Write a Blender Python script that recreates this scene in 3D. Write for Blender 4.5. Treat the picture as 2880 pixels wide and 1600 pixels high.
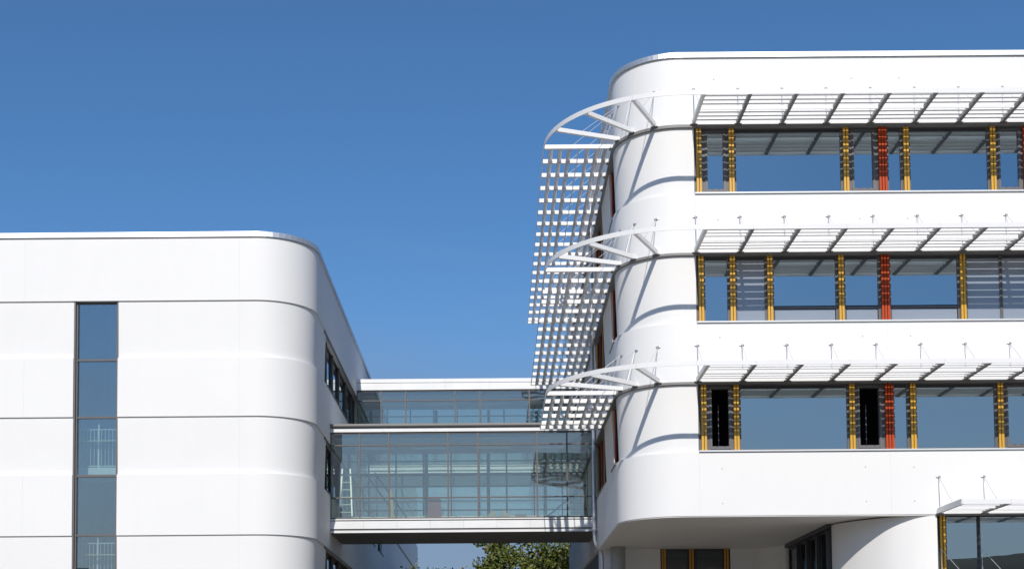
import bpy, math, random
from mathutils import Matrix, Vector
random.seed(7)
R_ = math.radians
sc = bpy.context.scene
for o in list(bpy.data.objects):
    bpy.data.objects.remove(o)

# ------------------------------------------------------------------ camera
# the camera stands at the origin (eye height: ground is at z = GZ); +Y looks at the facades
GZ = -1.7
F_PX, PITCH, ROLL, PX, PY, W_PX, H_PX = 3903.45, 0.0579, 0.0077, 1388.73, 1696.48, 2880.0, 1600.0
cam_d = bpy.data.cameras.new('camera')
cam = bpy.data.objects.new('camera', cam_d)
sc.collection.objects.link(cam)
fw = Vector((0, math.cos(PITCH), math.sin(PITCH)))
up = Vector((0, -math.sin(PITCH), math.cos(PITCH)))
rt = Vector((1, 0, 0))
c_, s_ = math.cos(ROLL), math.sin(ROLL)
rt2, up2 = c_ * rt - s_ * up, s_ * rt + c_ * up
cam.matrix_world = Matrix(((rt2.x, up2.x, -fw.x, 0), (rt2.y, up2.y, -fw.y, 0), (rt2.z, up2.z, -fw.z, 0), (0, 0, 0, 1)))
cam_d.sensor_fit = 'HORIZONTAL'
cam_d.sensor_width = 36.0
cam_d.lens = 36.0 * F_PX / W_PX
cam_d.shift_x = (W_PX / 2 - PX) / W_PX
cam_d.shift_y = (PY - H_PX / 2) / W_PX
cam_d.clip_start = 0.5
cam_d.clip_end = 6000
sc.camera = cam

# ------------------------------------------------------------------ light
SUN_DIR = Vector((-0.056, -1.0, 0.745)).normalized()       # towards the sun: behind the viewer, a little left
sun_el = math.asin(SUN_DIR.z)
sun_az = math.atan2(SUN_DIR.x, SUN_DIR.y)                  # from +Y, clockwise
world = bpy.data.worlds.new('World')
sc.world = world
world.use_nodes = True
wn, wl = world.node_tree.nodes, world.node_tree.links
wn.clear()
wo = wn.new('ShaderNodeOutputWorld')
bg = wn.new('ShaderNodeBackground')
sky = wn.new('ShaderNodeTexSky')
sky.sky_type = 'NISHITA'
sky.sun_disc = False
sky.sun_elevation = sun_el
sky.sun_rotation = sun_az
sky.altitude = 0
sky.air_density = 1.0
sky.dust_density = 0.35
sky.ozone_density = 10.0
bg.inputs['Strength'].default_value = 0.11
grade = wn.new('ShaderNodeVectorMath')          # white balance of the whole sky
grade.operation = 'MULTIPLY'
grade.inputs[1].default_value = (0.91, 1.03, 1.0)
wl.new(sky.outputs[0], grade.inputs[0])
# grey summer haze along the whole horizon, a little uneven, fading out about 15 degrees up
tc = wn.new('ShaderNodeTexCoord')
sx = wn.new('ShaderNodeSeparateXYZ')
wl.new(tc.outputs['Generated'], sx.inputs[0])
mpw = wn.new('ShaderNodeMapping')
mpw.inputs['Scale'].default_value = (2.0, 2.0, 14.0)
wl.new(tc.outputs['Generated'], mpw.inputs['Vector'])
hz = wn.new('ShaderNodeTexNoise')
hz.inputs['Scale'].default_value = 1.6
hz.inputs['Detail'].default_value = 5
wl.new(mpw.outputs[0], hz.inputs['Vector'])
hm_ = wn.new('ShaderNodeMath'); hm_.operation = 'MULTIPLY_ADD'
hm_.inputs[1].default_value = 0.12
hm_.inputs[2].default_value = -0.06
wl.new(hz.outputs['Fac'], hm_.inputs[0])
ha = wn.new('ShaderNodeMath'); ha.operation = 'ADD'
wl.new(sx.outputs['Z'], ha.inputs[0])
wl.new(hm_.outputs[0], ha.inputs[1])
hr = wn.new('ShaderNodeMapRange')
hr.interpolation_type = 'SMOOTHSTEP'
hr.inputs['From Min'].default_value = 0.05
hr.inputs['From Max'].default_value = 0.33
hr.inputs['To Min'].default_value = 0.92
hr.inputs['To Max'].default_value = 0.0
wl.new(ha.outputs[0], hr.inputs['Value'])
hx = wn.new('ShaderNodeMix')
hx.data_type = 'RGBA'
# haze scatters forwards: paler on the sun's side of the sky than opposite to it
hy = wn.new('ShaderNodeMapRange')
hy.inputs['From Min'].default_value = 0.9
hy.inputs['From Max'].default_value = -0.9
wl.new(sx.outputs['Y'], hy.inputs['Value'])
hc = wn.new('ShaderNodeMix')
hc.data_type = 'RGBA'
hc.inputs['A'].default_value = (1.9, 2.45, 3.55, 1)
hc.inputs['B'].default_value = (4.4, 5.0, 5.7, 1)
wl.new(hy.outputs['Result'], hc.inputs['Factor'])
wl.new(hc.outputs['Result'], hx.inputs['B'])
wl.new(hr.outputs['Result'], hx.inputs['Factor'])
wl.new(grade.outputs[0], hx.inputs['A'])
wl.new(hx.outputs['Result'], bg.inputs[0])
wl.new(bg.outputs[0], wo.inputs[0])

sd = bpy.data.lights.new('sun', 'SUN')
sd.energy = 3.8
sd.angle = R_(0.5)
sd.color = (1.0, 0.935, 0.845)
so = bpy.data.objects.new('sun', sd)
sc.collection.objects.link(so)
so.rotation_euler = SUN_DIR.to_track_quat('Z', 'Y').to_euler()
so.location = (0, -40, 60)

sc.view_settings.view_transform = 'Standard'
sc.view_settings.look = 'None'
sc.view_settings.exposure = 0.0
sc.view_settings.gamma = 1.0
sc.view_settings.use_curve_mapping = False
sc.render.engine = 'CYCLES'
sc.cycles.max_bounces = 10
sc.cycles.transparent_max_bounces = 24

# ------------------------------------------------------------------ materials
def base_mat(name):
    m = bpy.data.materials.new(name)
    m.use_nodes = True
    nt = m.node_tree
    return m, nt, nt.nodes['Principled BSDF']

def paint(name, col, rough=0.5, metal=0.0, var=0.04, vscale=0.6, bump=0.0, bscale=60.0, spec=0.5, streak=0.0):
    """coloured surface with a little large-scale unevenness and fine relief"""
    m, nt, p = base_mat(name)
    N, L = nt.nodes, nt.links
    geo = N.new('ShaderNodeNewGeometry')
    no = N.new('ShaderNodeTexNoise')
    no.inputs['Scale'].default_value = vscale
    no.inputs['Detail'].default_value = 5
    L.new(geo.outputs['Position'], no.inputs['Vector'])
    mr = N.new('ShaderNodeMapRange')
    mr.inputs['From Min'].default_value = 0.3
    mr.inputs['From Max'].default_value = 0.7
    mr.inputs['To Min'].default_value = 1 - var
    mr.inputs['To Max'].default_value = 1 + var
    L.new(no.outputs['Fac'], mr.inputs['Value'])
    fac = mr.outputs['Result']
    if streak > 0:                       # faint rain streaks running down the wall
        mp = N.new('ShaderNodeMapping')
        mp.inputs['Scale'].default_value = (5.0, 5.0, 0.18)
        L.new(geo.outputs['Position'], mp.inputs['Vector'])
        n2 = N.new('ShaderNodeTexNoise')
        n2.inputs['Scale'].default_value = 1.0
        n2.inputs['Detail'].default_value = 4
        L.new(mp.outputs[0], n2.inputs['Vector'])
        m2 = N.new('ShaderNodeMapRange')
        m2.inputs['From Min'].default_value = 0.45
        m2.inputs['From Max'].default_value = 0.75
        m2.inputs['To Min'].default_value = 1.0
        m2.inputs['To Max'].default_value = 1.0 - streak
        L.new(n2.outputs['Fac'], m2.inputs['Value'])
        mu = N.new('ShaderNodeMath')
        mu.operation = 'MULTIPLY'
        L.new(fac, mu.inputs[0])
        L.new(m2.outputs['Result'], mu.inputs[1])
        fac = mu.outputs[0]
    vm = N.new('ShaderNodeVectorMath')
    vm.operation = 'SCALE'
    vm.inputs[0].default_value = col
    L.new(fac, vm.inputs['Scale'])
    L.new(vm.outputs[0], p.inputs['Base Color'])
    p.inputs['Roughness'].default_value = rough
    p.inputs['Metallic'].default_value = metal
    p.inputs['Specular IOR Level'].default_value = spec
    if bump > 0:
        nb = N.new('ShaderNodeTexNoise')
        nb.inputs['Scale'].default_value = bscale
        nb.inputs['Detail'].default_value = 3
        L.new(geo.outputs['Position'], nb.inputs['Vector'])
        bp = N.new('ShaderNodeBump')
        bp.inputs['Strength'].default_value = bump
        bp.inputs['Distance'].default_value = 0.01
        L.new(nb.outputs['Fac'], bp.inputs['Height'])
        L.new(bp.outputs[0], p.inputs['Normal'])
    return m

def glass(name, refl, trans, tint=(0.9, 0.97, 1.0), wob=0.02):
    """coated glazing: mirrors part of the light, lets part of it through, swallows the rest"""
    m, nt, p = base_mat(name)
    N, L = nt.nodes, nt.links
    N.remove(p)
    out = [n for n in N if n.type == 'OUTPUT_MATERIAL'][0]
    geo = N.new('ShaderNodeNewGeometry')
    no = N.new('ShaderNodeTexNoise')
    no.inputs['Scale'].default_value = 0.9
    no.inputs['Detail'].default_value = 1
    L.new(geo.outputs['Position'], no.inputs['Vector'])
    bp = N.new('ShaderNodeBump')
    bp.inputs['Strength'].default_value = wob
    bp.inputs['Distance'].default_value = 0.06
    L.new(no.outputs['Fac'], bp.inputs['Height'])
    gl = N.new('ShaderNodeBsdfGlossy')
    gl.inputs['Roughness'].default_value = 0.0
    gl.inputs['Color'].default_value = (*tint, 1)
    L.new(bp.outputs[0], gl.inputs['Normal'])
    tr = N.new('ShaderNodeBsdfTransparent')
    tr.inputs['Color'].default_value = (trans[0], trans[1], trans[2], 1)
    fr = N.new('ShaderNodeLayerWeight')
    fr.inputs['Blend'].default_value = 0.25
    mr = N.new('ShaderNodeMapRange')
    mr.inputs['To Min'].default_value = refl
    mr.inputs['To Max'].default_value = min(1.0, refl + 0.6)
    L.new(fr.outputs['Fresnel'], mr.inputs['Value'])
    mx = N.new('ShaderNodeMixShader')
    L.new(mr.outputs[0], mx.inputs[0])
    L.new(tr.outputs[0], mx.inputs[1])
    L.new(gl.outputs[0], mx.inputs[2])
    L.new(mx.outputs[0], out.inputs['Surface'])
    return m

M = {}
M['wall'] = paint('white_render', (0.80, 0.80, 0.795), 0.6, var=0.012, vscale=0.5, bump=0.05, bscale=45, streak=0.008)
M['soffit'] = paint('soffit_render', (0.80, 0.79, 0.77), 0.7, var=0.03, bump=0.05)
M['white'] = paint('white_powder_coat', (0.80, 0.80, 0.80), 0.4, var=0.02)
M['slat'] = paint('slat_aluminium', (0.80, 0.80, 0.80), 0.45, var=0.02)
M['beam'] = paint('beam_aluminium', (0.66, 0.66, 0.66), 0.45, var=0.03)
M['shaded_beam'] = paint('beam_shade_grey', (0.24, 0.24, 0.245), 0.45, var=0.03)  # darker copy of the beam coat: shade under the front sunshade put into colour
M['coping'] = paint('coping_sheet', (0.66, 0.67, 0.68), 0.40, metal=0.75, var=0.05, vscale=3)
M['fascia'] = paint('bridge_fascia_sheet', (0.76, 0.77, 0.78), 0.4, metal=0.1, var=0.04, vscale=1.5, bump=0.15, bscale=2.5)
M['channel'] = paint('grey_channel', (0.23, 0.225, 0.22), 0.5, var=0.05)
M['frame'] = paint('window_frame_grey', (0.14, 0.135, 0.14), 0.45, var=0.04)
M['darkframe'] = paint('dark_frame', (0.05, 0.052, 0.06), 0.45, var=0.05)
M['bridgeframe'] = paint('bridge_frame_grey', (0.125, 0.115, 0.115), 0.45, var=0.04)
M['sill'] = paint('sill_sheet', (0.66, 0.67, 0.68), 0.4, metal=0.2, var=0.04)
M['yellow'] = paint('yellow_coat', (0.66, 0.36, 0.03), 0.4, var=0.03)
M['ochre'] = paint('ochre_coat', (0.62, 0.30, 0.04), 0.4, var=0.03)
M['bronze'] = paint('bronze_coat', (0.17, 0.11, 0.06), 0.45, var=0.05)
M['disc'] = paint('disc_steel', (0.46, 0.46, 0.48), 0.35, metal=0.6, var=0.05)
M['red'] = paint('red_coat', (0.48, 0.062, 0.012), 0.5, var=0.03, spec=0.25)
M['panel'] = paint('blue_grey_panel', (0.27, 0.31, 0.37), 0.12, var=0.03, spec=0.9)
M['steel'] = paint('stainless_steel', (0.62, 0.62, 0.64), 0.28, metal=0.85, var=0.03)
M['rod'] = paint('rod_steel', (0.60, 0.60, 0.61), 0.35, metal=0.4, var=0.02)
M['darksoffit'] = paint('bridge_soffit_board', (0.13, 0.125, 0.12), 0.6, var=0.06)
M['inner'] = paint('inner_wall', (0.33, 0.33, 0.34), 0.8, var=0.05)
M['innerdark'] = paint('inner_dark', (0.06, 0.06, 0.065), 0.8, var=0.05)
M['ceiling'] = paint('inner_ceiling', (0.60, 0.62, 0.64), 0.7, var=0.03)
M['floor'] = paint('inner_floor', (0.22, 0.22, 0.22), 0.6, var=0.05)
M['concrete'] = paint('concrete', (0.36, 0.37, 0.36), 0.75, var=0.08, vscale=2, bump=0.2, bscale=25)
M['inwhite'] = paint('railing_white', (0.80, 0.82, 0.80), 0.5)
M['hand'] = paint('handrail_wood', (0.62, 0.52, 0.30), 0.5)
M['ladder'] = paint('ladder_aluminium', (0.80, 0.80, 0.78), 0.4, metal=0.1)
M['card'] = paint('cardboard', (0.55, 0.47, 0.34), 0.8)
M['greybox'] = paint('grey_box', (0.26, 0.26, 0.27), 0.7)
M['maroon'] = paint('maroon_board', (0.30, 0.09, 0.09), 0.6)
M['redbag'] = paint('red_sheet', (0.62, 0.06, 0.07), 0.6)
M['wood'] = paint('wood_board', (0.48, 0.36, 0.20), 0.7)
M['lime'] = paint('lime_sheet', (0.62, 0.72, 0.16), 0.6)
M['glass'] = glass('window_glass', 0.40, (0.07, 0.09, 0.11), (0.76, 0.92, 1.0), 0.03)
M['clearglass'] = glass('ground_floor_glass', 0.10, (0.30, 0.36, 0.38), (0.9, 0.96, 1.0), 0.03)
M['stripglass'] = glass('stair_glass', 0.22, (0.82, 0.90, 0.90), (0.84, 0.94, 1.0), 0.05)
M['bridgeglass'] = glass('bridge_glass', 0.17, (0.84, 0.90, 0.86), (0.97, 0.98, 1.0), 0.08)

def leaf_mat():
    m, nt, p = base_mat('leaves')
    N, L = nt.nodes, nt.links
    geo = N.new('ShaderNodeNewGeometry')
    cr = N.new('ShaderNodeValToRGB')
    e = cr.color_ramp.elements
    e[0].position, e[0].color = 0.0, (0.045, 0.07, 0.012, 1)
    e[1].position, e[1].color = 1.0, (0.16, 0.115, 0.022, 1)
    x = cr.color_ramp.elements.new(0.45); x.color = (0.085, 0.115, 0.015, 1)
    x = cr.color_ramp.elements.new(0.8); x.color = (0.14, 0.165, 0.027, 1)
    L.new(geo.outputs['Random Per Island'], cr.inputs[0])
    L.new(cr.outputs[0], p.inputs['Base Color'])
    p.inputs['Roughness'].default_value = 0.5
    return m
M['leaf'] = leaf_mat()
M['bark'] = paint('bark', (0.10, 0.08, 0.06), 0.9, var=0.2, vscale=6, bump=0.5, bscale=20)

def ground_mat():
    m, nt, p = base_mat('paving')
    N, L = nt.nodes, nt.links
    geo = N.new('ShaderNodeNewGeometry')
    br = N.new('ShaderNodeTexBrick')
    br.inputs['Scale'].default_value = 1.0
    br.inputs['Color1'].default_value = (0.165, 0.142, 0.112, 1)
    br.inputs['Color2'].default_value = (0.15, 0.132, 0.105, 1)
    br.inputs['Mortar'].default_value = (0.09, 0.088, 0.08, 1)
    br.inputs['Mortar Size'].default_value = 0.012
    br.inputs['Brick Width'].default_value = 0.8
    br.inputs['Row Height'].default_value = 0.4
    L.new(geo.outputs['Position'], br.inputs['Vector'])
    L.new(br.outputs['Color'], p.inputs['Base Color'])
    p.inputs['Roughness'].default_value = 0.85
    return m
M['ground'] = ground_mat()
M['hill'] = paint('wooded_hill', (0.022, 0.028, 0.014), 0.95, var=0.4, vscale=0.08)

# ------------------------------------------------------------------ mesh helpers
ORG = {}
def link(o):
    sc.collection.objects.link(o)
    return o

def org(parent):
    return ORG.get(parent.name, Vector((0, 0, 0))) if parent else Vector((0, 0, 0))

class MB:
    def __init__(s):
        s.v, s.f = [], []
    def add(s, vs, fs):
        n = len(s.v)
        s.v += [tuple(p) for p in vs]
        s.f += [tuple(n + i for i in f) for f in fs]
        return s
    def box(s, x0, x1, y0, y1, z0, z1):
        return s.add([(x0, y0, z0), (x1, y0, z0), (x1, y1, z0), (x0, y1, z0), (x0, y0, z1), (x1, y0, z1), (x1, y1, z1), (x0, y1, z1)],
                     [(0, 3, 2, 1), (4, 5, 6, 7), (0, 1, 5, 4), (1, 2, 6, 5), (2, 3, 7, 6), (3, 0, 4, 7)])
    def tube(s, p, q, r, n=8, r2=None):
        p, q = Vector(p), Vector(q)
        d = (q - p).normalized()
        a = d.orthogonal().normalized()
        b = d.cross(a)
        r2 = r if r2 is None else r2
        vs = []
        for c, rr in ((p, r), (q, r2)):
            for i in range(n):
                t = 2 * math.pi * i / n
                vs.append(c + rr * (math.cos(t) * a + math.sin(t) * b))
        fs = [(i, (i + 1) % n, n + (i + 1) % n, n + i) for i in range(n)]
        fs += [tuple(range(n - 1, -1, -1)), tuple(range(n, 2 * n))]
        return s.add(vs, fs)
    def bar(s, p, q, w, h, upv=(0, 0, 1)):
        p, q = Vector(p), Vector(q)
        d = (q - p).normalized()
        a = d.cross(Vector(upv)).normalized() * w / 2
        b = a.cross(d).normalized() * h / 2
        vs = [c + i * a + j * b for c in (p, q) for i, j in ((-1, -1), (1, -1), (1, 1), (-1, 1))]
        return s.add(vs, [(0, 1, 2, 3), (7, 6, 5, 4), (0, 4, 5, 1), (1, 5, 6, 2), (2, 6, 7, 3), (3, 7, 4, 0)])
    def lathe(s, prof, n=16, at=(0, 0, 0)):
        vs = []
        for r, z in prof:
            for i in range(n):
                t = 2 * math.pi * i / n
                vs.append((at[0] + r * math.cos(t), at[1] + r * math.sin(t), at[2] + z))
        fs = []
        for k in range(len(prof) - 1):
            for i in range(n):
                j = (i + 1) % n
                fs.append((k * n + i, k * n + j, (k + 1) * n + j, (k + 1) * n + i))
        fs.append(tuple(range(n - 1, -1, -1)))
        m = (len(prof) - 1) * n
        fs.append(tuple(range(m, m + n)))
        return s.add(vs, fs)
    def sweep(s, path, prof):
        """closed profile [(z, outward)] carried along a plan path [(x, y, nx, ny)]"""
        n = len(prof)
        vs = []
        for x, y, nx, ny in path:
            for z, o in prof:
                vs.append((x + nx * o, y + ny * o, z))
        fs = []
        for k in range(len(path) - 1):
            for i in range(n):
                j = (i + 1) % n
                fs.append((k * n + i, k * n + j, (k + 1) * n + j, (k + 1) * n + i))
        fs.append(tuple(range(n - 1, -1, -1)))
        m = (len(path) - 1) * n
        fs.append(tuple(range(m, m + n)))
        return s.add(vs, fs)
    def mesh(s, name, mat, smooth=False, o=Vector((0, 0, 0))):
        me = bpy.data.meshes.new(name)
        me.from_pydata([(a - o.x, b - o.y, c - o.z) for a, b, c in s.v], [], s.f)
        import bmesh
        bm = bmesh.new()
        bm.from_mesh(me)
        bmesh.ops.recalc_face_normals(bm, faces=bm.faces)
        bm.to_mesh(me)
        bm.free()
        if mat:
            me.materials.append(mat)
        if smooth:
            for p in me.polygons:
                p.use_smooth = True
            me.set_sharp_from_angle(angle=R_(28))
        return me
    def build(s, name, mat, parent=None, smooth=False, label=None):
        o = org(parent)
        ob = bpy.data.objects.new(name, s.mesh(name, mat, smooth, o))
        link(ob)
        if parent:
            ob.parent = parent
            ORG[ob.name] = o
        if label:
            ob['label'] = label
        return ob

def box(name, mat, parent, x0, x1, y0, y1, z0, z1, label=None):
    return MB().box(x0, x1, y0, y1, z0, z1).build(name, mat, parent, label=label)

def thing(name, label, cat, loc, group=None):
    o = bpy.data.objects.new(name, None)
    o.empty_display_size = 0.5
    link(o)
    o.location = loc
    ORG[o.name] = Vector(loc)
    o['label'], o['category'] = label, cat
    if group:
        o['group'] = group
    return o

def tag(o, label, cat, group=None):
    o['label'], o['category'] = label, cat
    if group:
        o['group'] = group
    return o

def place(name, me, parent, loc, rz=0.0):
    """one more piece that shares its mesh with its alikes"""
    ob = bpy.data.objects.new(name, me)
    link(ob)
    ob.parent = parent
    ob.location = Vector(loc) - org(parent)
    ob.rotation_euler = (0, 0, rz)
    return ob

# ------------------------------------------------------------------ plan of the two buildings
D, RC, XC = 38.44, 1.80, 5.42          # right building: front line, corner radius, x of the corner's centre
YC = D + RC
XR = XC - RC                           # its left side wall
DL, XCL = 42.97, -7.48                 # left building
YCL = DL + RC
XL = XCL + RC                          # its right side wall

def path_r(x0=None, x1=None, a0=None, a1=None, y0=None, y1=None, n=28):
    """right building's outline from the front (x0 > x1) round the corner (angles) to the side (y0 < y1)"""
    p = []
    if x0 is not None:
        p += [(x0, D, 0, -1), (x1, D, 0, -1)]
    if a0 is not None:
        for i in range(n + 1):
            t = R_(a0 + (a1 - a0) * i / n)
            q = (XC - RC * math.sin(t), YC - RC * math.cos(t), -math.sin(t), -math.cos(t))
            if not p or math.hypot(q[0] - p[-1][0], q[1] - p[-1][1]) > 1e-5:
                p.append(q)
    if y0 is not None:
        for y in (y0, y1):
            if not p or math.hypot(XR - p[-1][0], y - p[-1][1]) > 1e-5:
                p.append((XR, y, -1, 0))
    return p

def path_l(x0=None, x1=None, a0=None, a1=None, y0=None, y1=None, n=28):
    p = []
    if x0 is not None:
        p += [(x0, DL, 0, -1), (x1, DL, 0, -1)]
    if a0 is not None:
        for i in range(n + 1):
            t = R_(a0 + (a1 - a0) * i / n)
            q = (XCL + RC * math.sin(t), YCL - RC * math.cos(t), math.sin(t), -math.cos(t))
            if not p or math.hypot(q[0] - p[-1][0], q[1] - p[-1][1]) > 1e-5:
                p.append(q)
    if y0 is not None:
        for y in (y0, y1):
            if not p or math.hypot(XL - p[-1][0], y - p[-1][1]) > 1e-5:
                p.append((XL, y, 1, 0))
    return p

def wall(name, mat, parent, path, z0, z1, b=0.0, t=0.0, th=0.30):
    return MB().sweep(path, [(z0, b), (z1, t), (z1, min(b, t) - th), (z0, min(b, t) - th)]).build(name, mat, parent, smooth=True)

def frame_ring(mb, u0, u1, z0, z1, w, d0, d1, axis='x', at=0.0, wb=None, wt=None):
    """four butted bars round an opening; u runs along x (front) or y (side)"""
    wb = w if wb is None else wb
    wt = w if wt is None else wt
    def bx(a0, a1, c0, c1):
        if axis == 'x':
            mb.box(a0, a1, d0, d1, c0, c1)
        else:
            mb.box(d0, d1, a0, a1, c0, c1)
    bx(u0, u0 + w, z0, z1)
    bx(u1 - w, u1, z0, z1)
    bx(u0 + w, u1 - w, z0, z0 + wb)
    bx(u0 + w, u1 - w, z1 - wt, z1)
    return mb

# ------------------------------------------------------------------ ground and hills
g = MB().add([(-3000, -3000, GZ), (3000, -3000, GZ), (3000, 3000, GZ), (-3000, 3000, GZ)], [(0, 1, 2, 3)]).build('ground', M['ground'])
g['kind'] = 'structure'
hm = MB()
nx = 90
rows = [(-260, 0.0), (-285, 0.62), (-320, 1.0), (-400, 0.9), (-520, 0.0)]
vs = []
for yy, hh in rows:
    for i in range(nx + 1):
        x = -900 + 1800 * i / nx
        h = 36 + 4 * math.sin(x * 0.011 + 1) + 2.2 * math.sin(x * 0.043) + 1.3 * math.sin(x * 0.13 + yy) + random.uniform(-0.5, 0.5)
        vs.append((x, yy - abs(x) * 0.0 + random.uniform(-4, 4), GZ - 0.4 + hh * h))
fs = [(r * (nx + 1) + i, r * (nx + 1) + i + 1, (r + 1) * (nx + 1) + i + 1, (r + 1) * (nx + 1) + i) for r in range(4) for i in range(nx)]
hills = hm.add(vs, fs).build('hills', M['hill'], smooth=True)
hills['kind'] = 'structure'

# ------------------------------------------------------------------ right building
RB = thing('office_building', 'tall white building with round corner and yellow window bars, right of the bridges', 'building', (9, 50, GZ))
ZU = [15.74, 12.06, 8.40]              # undersides of the sunshades
CH = [(15.655, 15.735), (11.985, 12.055), (8.32, 8.39)]    # grey channel rails over the windows
SI = [13.79, 10.11, 6.465]             # tops of the sills
XW = 5.765                             # left edge of the front windows
YEND = 66.0
XFAR = 21.0
SEAM = [11.10, 16.6]
# roof coping: bent sheet lengths, short facets on the corner
cop = [(17.675, 0.06), (17.82, 0.05), (17.835, -0.38), (17.675, -0.38)]
x = XFAR
for xa, xb in ((XFAR, 17.6), (17.6, 14.9), (14.9, 12.0), (12.0, 9.1), (9.1, 6.2), (6.2, XC)):
    MB().sweep([(xa, D, 0, -1), (xb + 0.004, D, 0, -1)], cop).build('coping_panel', M['coping'], RB)
NS = 18
for k in range(NS):
    a0, a1 = 90 * k / NS, 90 * (k + 1) / NS
    am = R_((a0 + a1) / 2 + random.uniform(-2.5, 2.5))
    pa = []
    for a in (a0 + 0.12, a1 - 0.12):
        t = R_(a)
        pa.append((XC - RC * math.sin(t), YC - RC * math.cos(t), -math.sin(t), -math.cos(t)))
    MB().sweep(pa, cop).build('coping_panel', M['coping'], RB)
for k in range(8):
    y0 = YC + k * 3.2
    MB().sweep([(XR, y0 + 0.004, -1, 0), (XR, min(y0 + 3.196, YEND), -1, 0)], cop).build('coping_panel', M['coping'], RB)
rf = MB().box(XC + 0.1, XFAR, D + 0.4, YEND, 17.45, 17.6)
rf.box(XR + 0.4, XC + 0.097, YC + 0.1, YEND, 17.45, 17.6).build('roof', M['concrete'], RB)

# spandrel panels between the window rows
for z0, z1 in ((15.738, 17.67), (12.058, 13.735), (8.393, 10.055), (4.63, 6.41)):
    wall('spandrel_panel', M['wall'], RB, path_r(XFAR, SEAM[1] + 0.002), z0, z1)
    wall('spandrel_panel', M['wall'], RB, path_r(SEAM[1], SEAM[0] + 0.002), z0, z1)
    wall('spandrel_panel', M['wall'], RB, path_r(SEAM[0], XW + 0.002), z0, z1)
    wall('spandrel_panel', M['wall'], RB, path_r(XW, XC, 0, 90, YC, YC + 0.3), z0, z1)
    wall('spandrel_panel', M['wall'], RB, path_r(y0=YC + 0.305, y1=YEND), z0, z1)
# grey channel rails running round the building
for z0, z1 in CH:
    prof = [(z0, 0.045), (z1, 0.045), (z1, -0.2), (z0, -0.2)]
    MB().sweep(path_r(XFAR, XC, 0, 90, YC, YEND), prof).build('channel_rail', M['channel'], RB, smooth=True)
# wall of the window storeys: pier round the corner, then side wall pieces between the side windows
SIDEWIN = [(40.45, 42.0), (44.9, 48.6)]
for r in range(3):
    zb, zt = (13.74, 10.06, 6.415)[r], CH[r][0] - 0.003
    MB().sweep(path_r(XW, XC, 0, 90, YC, SIDEWIN[0][0]), [(zb, -0.09), (zt, -0.03), (zt, -0.38), (zb, -0.38)]).build('pier_wall', M['wall'], RB, smooth=True)
    wall('pier_wall', M['wall'], RB, path_r(y0=SIDEWIN[0][1], y1=SIDEWIN[1][0]), zb, zt, -0.09, -0.03)
    wall('pier_wall', M['wall'], RB, path_r(y0=SIDEWIN[1][1], y1=YEND), zb, zt, -0.09, -0.03)
    # side windows
    for wi, (ya, yb_) in enumerate(SIDEWIN):
        mids = [ya, yb_] if wi == 0 else [ya, ya + 1.25, ya + 2.5, yb_]
        for a, b in zip(mids[:-1], mids[1:]):
            w = frame_ring(MB(), a + 0.003, b - 0.003, zb + 0.005, zt, 0.07, XR + 0.14, XR + 0.22, 'y').build('window', M['darkframe'], RB)
            MB().box(XR + 0.17, XR + 0.19, a + 0.073, b - 0.073, zb + 0.075, zt - 0.07).build('pane', M['glass'], w)
        bars = [(ya + 0.06, 'ochre'), (yb_ - 0.16, 'red'), (yb_ - 0.07, 'red')] if wi == 0 else \
               [(ya + 0.06, 'ochre'), (ya + 1.25, 'ochre'), (ya + 2.5, 'red'), (yb_ - 0.08, 'ochre')]
        for yc, mm in bars:
            MB().box(XR + 0.10, XR + 0.135, yc - 0.03, yc + 0.03, zb + 0.03, zt - 0.02).build('vertical_bar', M[mm], RB)
        MB().box(XR - 0.03, XR + 0.2, ya, yb_, zb - 0.002, zb + 0.003 + 0.03).build('window_sill', M['channel'], RB)

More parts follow.
